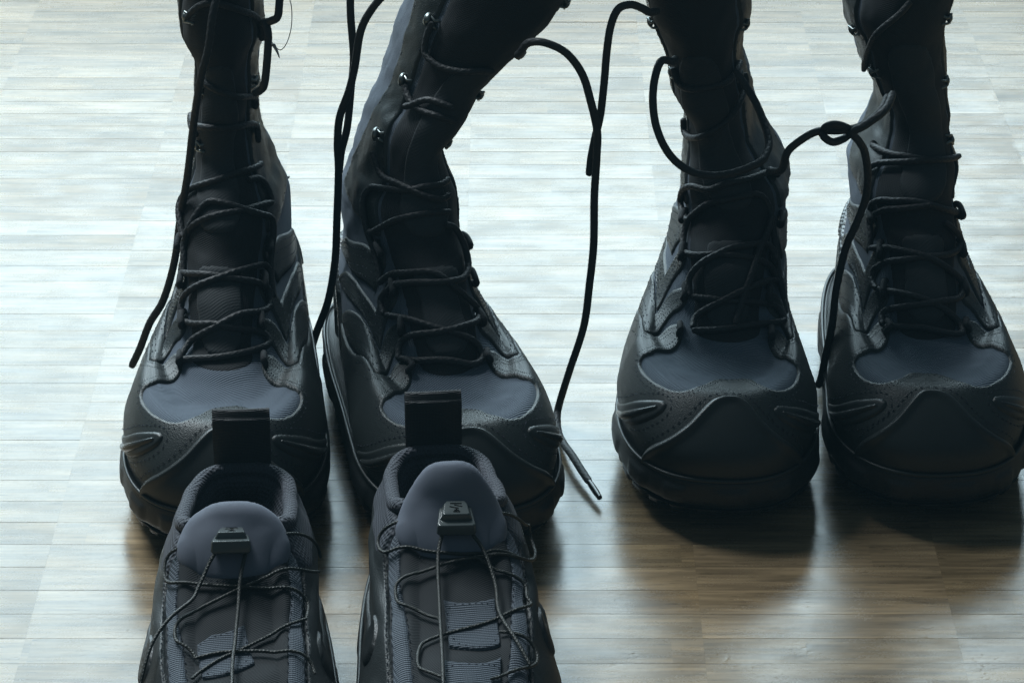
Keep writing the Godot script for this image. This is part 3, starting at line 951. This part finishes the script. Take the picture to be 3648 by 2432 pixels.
	for s in [[-0.0030, -0.0052, 0.0032, -0.0050], [-0.0008, -0.0040, 0.0034, -0.0024], [-0.0034, -0.0026, 0.0014, -0.0010], [-0.0010, 0.0006, 0.0016, 0.0006], [0.0002, -0.0010, 0.0004, 0.0020], [-0.0016, 0.0018, 0.0022, 0.0020]]:
		var a := Vector3(s[0], 0.00735, s[1])
		var b := Vector3(s[2], 0.00735, s[3])
		var w := (b - a).cross(Vector3.UP).normalized() * 0.00042
		var o := mp.size()
		for p in [a - w, b - w, b + w, a + w]:
			mp.append(p)
			mp.append(p - Vector3(0, 0.0006, 0))
		for k in 4:
			var c := (k + 1) % 4
			mx.append_array(PackedInt32Array([o + 2 * k, o + 2 * c + 1, o + 2 * c, o + 2 * k, o + 2 * k + 1, o + 2 * c + 1]))
			mx.append_array(PackedInt32Array([o + 2 * k, o + 2 * c, o + 2 * c + 1, o + 2 * k, o + 2 * c + 1, o + 2 * k + 1]))
		mx.append_array(PackedInt32Array([o, o + 2, o + 4, o, o + 4, o + 6, o, o + 4, o + 2, o, o + 6, o + 4]))
	part("lock_emblem", finish(mp, mx, M.lock_mark), lock)
	return root


# ---------------------------------------------------------------- the floor
const ROW := 0.0256
const EDGES := [-1.563, -1.432, -1.301, -1.170, -1.039, -0.908, -0.777, -0.646, -0.515, -0.386, -0.2549, -0.161, -0.0303, 0.1, 0.2335, 0.3654, 0.497, 0.628, 0.759, 0.890, 1.021, 1.152, 1.283, 1.414]

func make_floor() -> void:
	var rng := RandomNumberGenerator.new()
	rng.seed = 71
	var streak := noise(1.0, 3, 21)
	var wide := noise(1.0, 2, 22)
	var grain := grey_image(1024, 256, func(x, y):
		var g := 0.80 + 0.17 * streak.get_noise_2d(x * 0.006, y * 0.16) + 0.17 * wide.get_noise_2d(x * 0.0035, y * 0.03)
		var pore := streak.get_noise_2d(x * 0.02 + 900.0, y * 0.55)
		return g - (0.20 * (pore - 0.38) * 3.0 if pore > 0.38 else 0.0))
	var blot := noise(0.011, 4, 31)
	var line := noise(1.0, 3, 32)
	var rough := grey_image(1024, 1024, func(x, y):
		var g := 0.27 + 0.07 * blot.get_noise_2d(x, y * 1.6) + 0.03 * line.get_noise_2d(x * 0.012, y * 0.16)
		return g + 0.03 * line.get_noise_2d(x * 0.25, y * 0.25 + 500.0))
	var pit := noise(0.12, 2, 41)
	var bumps := grey_image(1024, 1024, func(x, y):
		var g := 0.6 + 0.14 * line.get_noise_2d(x * 0.012 + 77.0, y * 0.22) + 0.12 * line.get_noise_2d(x * 0.03, y * 0.03 + 40.0)
		var worn := smoothstep(0.15, 0.45, blot.get_noise_2d(x + 300.0, y + 120.0))
		var p := pit.get_noise_2d(x, y * 1.3)
		return g - worn * maxf(p - 0.34, 0.0) * 2.2)
	var tones := []
	for c in [Color(0.37, 0.258, 0.138), Color(0.41, 0.29, 0.16), Color(0.345, 0.238, 0.125), Color(0.44, 0.315, 0.18), Color(0.385, 0.275, 0.155), Color(0.355, 0.24, 0.125), Color(0.42, 0.295, 0.165)]:
		var m := mat("oak_%d" % tones.size(), c, [1.0, 0.955, 1.05, 0.975, 1.03, 1.075, 0.94][tones.size()])
		m.metallic_specular = [0.5, 0.51, 0.488, 0.515, 0.492, 0.482, 0.52][tones.size()]
		m.uv1_triplanar = true
		m.uv1_world_triplanar = true
		m.uv1_triplanar_sharpness = 8.0
		m.uv1_scale = Vector3(1.9, 1.9, 1.9)
		m.uv1_offset = Vector3(0.31, 0, 0.17)
		m.roughness_texture = rough
		m.heightmap_enabled = true
		m.heightmap_texture = bumps
		m.heightmap_scale = 0.009
		m.detail_enabled = true
		m.detail_albedo = grain
		m.detail_blend_mode = BaseMaterial3D.BLEND_MODE_MUL
		m.detail_uv_layer = BaseMaterial3D.DETAIL_UV_2
		tones.append(m)
	var floor_root := Node3D.new()
	floor_root.name = "floor"
	floor_root.set_meta("kind", "structure")
	floor_root.set_meta("label", "worn glossy parquet floor of narrow brown oak strips laid side by side")
	add_child(floor_root, true)
	var dark := mat("gap_dirt", Color(0.02, 0.016, 0.012), 0.9)
	var slab := BoxMesh.new()
	slab.size = Vector3(2.98, 0.02, 2.62)
	slab.material = dark
	var under := part("subfloor", slab, floor_root)
	under.position = Vector3(-0.0745, -0.0118, 0.1)
	var places := []
	for r in range(-47, 55):
		for c in EDGES.size() - 1:
			var z := r * ROW - 0.0033
			var x: float = (EDGES[c] + EDGES[c + 1]) / 2.0
			var tilt := rng.randf_range(-0.003, 0.003)
			var sink := rng.randf_range(0.0, 0.0001)
			places.append({"x": x, "z": z, "w": EDGES[c + 1] - EDGES[c] + -0.00002, "tone": (abs((r + 60) / 5 * 13 + c * 29 + (r + 60) / 5 * c) % 7) if rng.randf() < 0.6 else rng.randi() % 7, "u": rng.randf(), "tilt": tilt, "sink": sink, "seen": 0.0, "cut": 0.0007 if absf(z + 0.6177) < 0.01 and x > -0.16 and x < 0.1 else 0.0})
	# the strips that show largest are parts of their own, the rest is one mesh
	for p in places:
		var dz: float = 1.806 - p.z
		var half := dz * 0.178 + 0.06
		if p.z > -0.68 and p.z < 0.43 and absf(p.x) < half:
			p.seen = 1.0 / dz + (1.0 if absf(p.x) < half - 0.06 else 0.0)
	places.sort_custom(func(a, b): return a.seen > b.seen)
	var rest := []
	for k in 7:
		rest.append(SurfaceTool.new())
		rest[k].begin(Mesh.PRIMITIVE_TRIANGLES)
	for i in places.size():
		var p: Dictionary = places[i]
		var mesh := strip(p.w, p.u, tones[p.tone], p.cut)
		var t := Transform3D(Basis(Vector3(1, 0, 0), p.tilt), Vector3(p.x, -p.sink, p.z))
		if i < 296 and p.seen > 0.0:
			var o := part("parquet_strip", mesh, floor_root)
			o.transform = t
		else:
			rest[p.tone].append_from(mesh, 0, t)
	var all := ArrayMesh.new()
	for k in 7:
		rest[k].set_material(tones[k])
		rest[k].commit(all)
	var far := part("parquet_strips", all, floor_root)
	far.set_meta("kind", "stuff")


func strip(w: float, u: float, m: Material, cut := 0.0) -> ArrayMesh:
	var h := ROW / 2 - 0.00005
	var b := 0.00012
	var pts := PackedVector3Array()
	var uv := PackedVector2Array()
	var v := fposmod(u * 7.3, 1.0)
	for lv in [[0.0, -0.004], [0.0, -b], [b, 0.0]]:
		for q in [Vector2(-1, -1), Vector2(1, -1), Vector2(1, 1), Vector2(-1, 1)]:
			var x: float = q.x * w / 2
			var z: float = q.y * (h - lv[0]) - (cut if q.y > 0 else 0.0)
			pts.append(Vector3(x, lv[1], z))
			uv.append(Vector2(u + x * 2.2, v + z * 6.0))
	var idx := PackedInt32Array()
	for r in 2:
		for i in 4:
			var a := r * 4 + i
			var c := r * 4 + (i + 1) % 4
			idx.append_array(PackedInt32Array([a, c + 4, a + 4, a, c, c + 4]))
	idx.append_array(PackedInt32Array([8, 9, 10, 8, 10, 11]))
	# flat faces: every face its own corners
	var fp := PackedVector3Array()
	var fu := PackedVector2Array()
	var fi := PackedInt32Array()
	for i in idx:
		fi.append(fp.size())
		fp.append(pts[i])
		fu.append(uv[i])
	return finish(fp, fi, m, fu)


func _ready() -> void:
	var cam := Camera3D.new()
	cam.name = "camera"
	cam.position = Vector3(0, 0.842, 1.806)
	cam.rotation_degrees = Vector3(-25.0, 0, 0)
	cam.fov = 12.29
	cam.near = 0.05
	cam.far = 30.0
	add_child(cam)
	cam.current = true
	var env := Environment.new()
	env.background_mode = Environment.BG_COLOR
	env.background_color = Color(0.045, 0.066, 0.080).linear_to_srgb()
	env.tonemap_mode = Environment.TONE_MAPPER_LINEAR
	env.tonemap_exposure = 1.0
	env.fog_enabled = true
	env.fog_density = 0.0100
	env.fog_light_color = Color(0.72, 0.93, 1.0)
	env.sdfgi_enabled = true
	env.ssao_enabled = true
	env.ssil_enabled = true
	var we := WorldEnvironment.new()
	we.name = "room_light"
	we.environment = env
	add_child(we)
	# the window behind the boots, a little to the left
	var win := AreaLight3D.new()
	win.name = "window"
	win.area_size = Vector2(2.95, 1.65)
	win.light_color = Color(0.845, 0.955, 1.0)
	win.light_energy = 13.0
	win.shadow_enabled = true
	win.position = Vector3(-0.62, 1.62, -2.7)
	win.rotation_degrees = Vector3(0, 180, 0)
	add_child(win)
	# the taller pane of the same window front, further left: it lights the tops and throws the shadows
	var side := AreaLight3D.new()
	side.name = "tall_window"
	side.area_size = Vector2(1.1, 1.0)
	side.light_color = Color(0.94, 0.98, 1.0)
	side.light_energy = 10.0
	side.shadow_enabled = true
	side.look_at_from_position(Vector3(-1.25, 2.5, -1.25), Vector3(0, 0, 0.2))
	add_child(side)

	make_materials()
	make_floor()

	var b1 := make_boot(Vector3(-0.1640, 0, 0.1393), -0.0450, 1.0, SHAFT_1, LACES_B1, [[-0.6, 10.3], [-0.7, 9.25], [-0.6, 8.35], [1.3, 9.75], [1.2, 8.95], [1.3, 8.0]], "tall black boot farthest left, upright shaft, loose lace hanging along its left side", -0.0035)
	lace_end(b1, [-0.162, 0.278, 0.125, -0.166, 0.264, 0.135, -0.169, 0.245, 0.140, -0.174, 0.227, 0.140, -0.180, 0.197, 0.130, -0.186, 0.161, 0.120, -0.192, 0.132, 0.115, -0.197, 0.103, 0.110, -0.205, 0.077, 0.108, -0.214, 0.061, 0.105, -0.221, 0.043, 0.102, -0.227, 0.030, 0.100], false)
	lace_end(b1, [-0.142, 0.245, 0.098, -0.138, 0.250, 0.110, -0.135, 0.254, 0.120, -0.131, 0.258, 0.124, -0.130, 0.266, 0.120, -0.129, 0.273, 0.110], false)
	lace_end(b1, [-0.147, 0.205, 0.104, -0.143, 0.211, 0.116, -0.140, 0.217, 0.122, -0.138, 0.231, 0.122, -0.137, 0.246, 0.120, -0.139, 0.252, 0.115], false)
	var tag := part("tag_fastener", tube(world_path(b1, [-0.128, 0.272, 0.112, -0.124, 0.262, 0.115, -0.124, 0.250, 0.118, -0.127, 0.240, 0.118, -0.131, 0.236, 0.118, -0.1355, 0.241, 0.118], 6), 0.00028, M.clear_plastic, 6), b1)
	part("tag_barb", tube(world_path(b1, [-0.1345, 0.2395, 0.118, -0.1325, 0.2355, 0.1185, -0.1312, 0.2318, 0.119], 4), 0.0012, M.clear_plastic, 7, 0.0003), tag)

	var b2 := make_boot(Vector3(-0.0472, 0, 0.1428), 0.2903, -1.0, SHAFT_2, LACES_B2, [[-1.06, 10.0], [-1.14, 9.24], [-1.2, 8.48], [0.92, 10.5], [0.78, 9.75], [0.7, 9.05], [0.75, 8.2], [-1.0, 11.0]], "tall black boot second from left, shaft flopped open sideways showing three metal hooks")
	lace_end(b2, [-0.092, 0.264, 0.090, -0.092, 0.246, 0.090, -0.091, 0.221, 0.088, -0.093, 0.201, 0.085, -0.096, 0.175, 0.080, -0.100, 0.158, 0.075, -0.102, 0.142, 0.072], false)
	lace_end(b2, [-0.070, 0.268, 0.110, -0.079, 0.256, 0.105, -0.086, 0.241, 0.100, -0.090, 0.218, 0.095, -0.094, 0.201, 0.090, -0.100, 0.183, 0.085, -0.102, 0.164, 0.080, -0.102, 0.146, 0.076, -0.104, 0.113, 0.070, -0.106, 0.084, 0.066, -0.111, 0.056, 0.062, -0.118, 0.036, 0.060, -0.122, 0.023, 0.060, -0.125, 0.008, 0.060], false)
	lace_end(b2, [0.003, 0.238, 0.132, 0.005, 0.241, 0.135, 0.009, 0.248, 0.140, 0.018, 0.250, 0.145, 0.030, 0.244, 0.145, 0.039, 0.231, 0.143, 0.044, 0.214, 0.140, 0.048, 0.195, 0.138, 0.048, 0.179, 0.136, 0.047, 0.153, 0.133, 0.047, 0.122, 0.130, 0.045, 0.096, 0.127, 0.042, 0.067, 0.123, 0.034, 0.036, 0.118, 0.028, 0.012, 0.115, 0.0268, 0.0062, 0.122, 0.0275, 0.0045, 0.138, 0.0305, 0.0055, 0.1545, 0.0345, 0.0070, 0.170, 0.0390, 0.0066, 0.186, 0.0440, 0.0058, 0.202], true)

	var b3 := make_boot(Vector3(0.1196, 0, 0.1019), -0.1061, 1.0, SHAFT_3, LACES_B3, [[-1.1, 9.85], [-0.75, 9.15], [1.15, 9.75], [1.1, 9.0]], "tall black boot second from right, lace loop bulging out left of its ankle", 0.0045, 0.0032)
	lace_end(b3, [0.082, 0.257, 0.112, 0.077, 0.259, 0.120, 0.073, 0.263, 0.125, 0.066, 0.267, 0.130, 0.059, 0.265, 0.132, 0.055, 0.255, 0.132, 0.053, 0.240, 0.132, 0.052, 0.224, 0.131, 0.050, 0.203, 0.132, 0.047, 0.189, 0.133, 0.045, 0.176, 0.130, 0.044, 0.165, 0.130], false)
	lace_end(b3, [0.093, 0.226, 0.105, 0.091, 0.228, 0.115, 0.084, 0.232, 0.125, 0.080, 0.225, 0.135, 0.079, 0.213, 0.140, 0.081, 0.200, 0.145, 0.087, 0.187, 0.148, 0.096, 0.178, 0.150, 0.108, 0.175, 0.155, 0.123, 0.176, 0.155, 0.138, 0.180, 0.150, 0.1435, 0.1825, 0.141, 0.1455, 0.187, 0.128, 0.1395, 0.200, 0.107, 0.128, 0.216, 0.097], false)
	lace_end(b3, [0.148, 0.160, 0.110, 0.151, 0.163, 0.120, 0.154, 0.169, 0.130, 0.156, 0.181, 0.135, 0.163, 0.188, 0.135, 0.171, 0.193, 0.135, 0.177, 0.194, 0.135, 0.185, 0.194, 0.135, 0.195, 0.196, 0.135, 0.203, 0.201, 0.135, 0.2095, 0.205, 0.128, 0.2135, 0.207, 0.115], false)

	var b4 := make_boot(Vector3(0.2408, 0, 0.0946), 0.0537, -1.0, SHAFT_4, LACES_B4, [[-1.2, 9.5], [-0.95, 8.85], [0.8, 9.85], [0.9, 8.9], [0.85, 7.9]], "tall black boot at the right edge, knotted lace end hanging down its left side", -0.002)
	part("lace_knot", tube(world_path(b4, [0.176, 0.192, 0.131, 0.177, 0.198, 0.139, 0.182, 0.200, 0.141, 0.189, 0.196, 0.136, 0.191, 0.191, 0.131, 0.188, 0.189, 0.134, 0.181, 0.189, 0.140, 0.176, 0.192, 0.140, 0.175, 0.193, 0.134]), 0.0023, M.lace), b4)
	lace_end(b4, [0.216, 0.210, 0.118, 0.210, 0.207, 0.136, 0.199, 0.199, 0.139, 0.192, 0.194, 0.138, 0.196, 0.188, 0.136, 0.200, 0.180, 0.132, 0.203, 0.165, 0.128, 0.203, 0.150, 0.125, 0.199, 0.133, 0.122, 0.194, 0.118, 0.120, 0.191, 0.101, 0.118, 0.189, 0.084, 0.117, 0.188, 0.064, 0.116, 0.185, 0.043, 0.115, 0.183, 0.029, 0.115, 0.181, 0.024, 0.115], false)

	make_shoe(Vector3(-0.1340, 0, 0.4781), 0.0430, 1.0, -0.006, LACES_S1, [[-0.19, 6.75, -0.29, 6.55, -0.40, 6.20, -0.60, 5.70, -0.93, 4.55, -1.12, 3.4, -1.24, 2.4], [0.15, 6.70, 0.10, 6.40, 0.07, 6.00, 0.02, 5.20, -0.04, 4.35, -0.07, 3.6]], [-0.02, 6.86], -0.25, 0.0, [[-0.50, 4.9, -0.28, 5.3, 0.12, 5.55, 0.22, 4.55, -0.41, 4.05]], "low black shoe at bottom left, lace lock seen edge-on below its grey tongue")
	make_shoe(Vector3(-0.0269, 0, 0.4567), 0.1050, -1.0, 0.006, LACES_S2, [[-0.15, 6.70, -0.19, 6.45, -0.22, 5.95, -0.21, 4.85, -0.17, 3.40], [0.22, 6.65, 0.36, 6.30, 0.46, 5.65, 0.61, 4.55, 0.77, 3.20]], [0.03, 6.93], 0.2, -0.05, [[-0.18, 5.62, 0.48, 5.45, 0.54, 4.1, -0.12, 4.45], [-0.2, 4.1, 0.5, 3.9, 0.45, 2.9, -0.2, 2.9]], "low black shoe at bottom centre, lace lock tilted up showing an emblem")
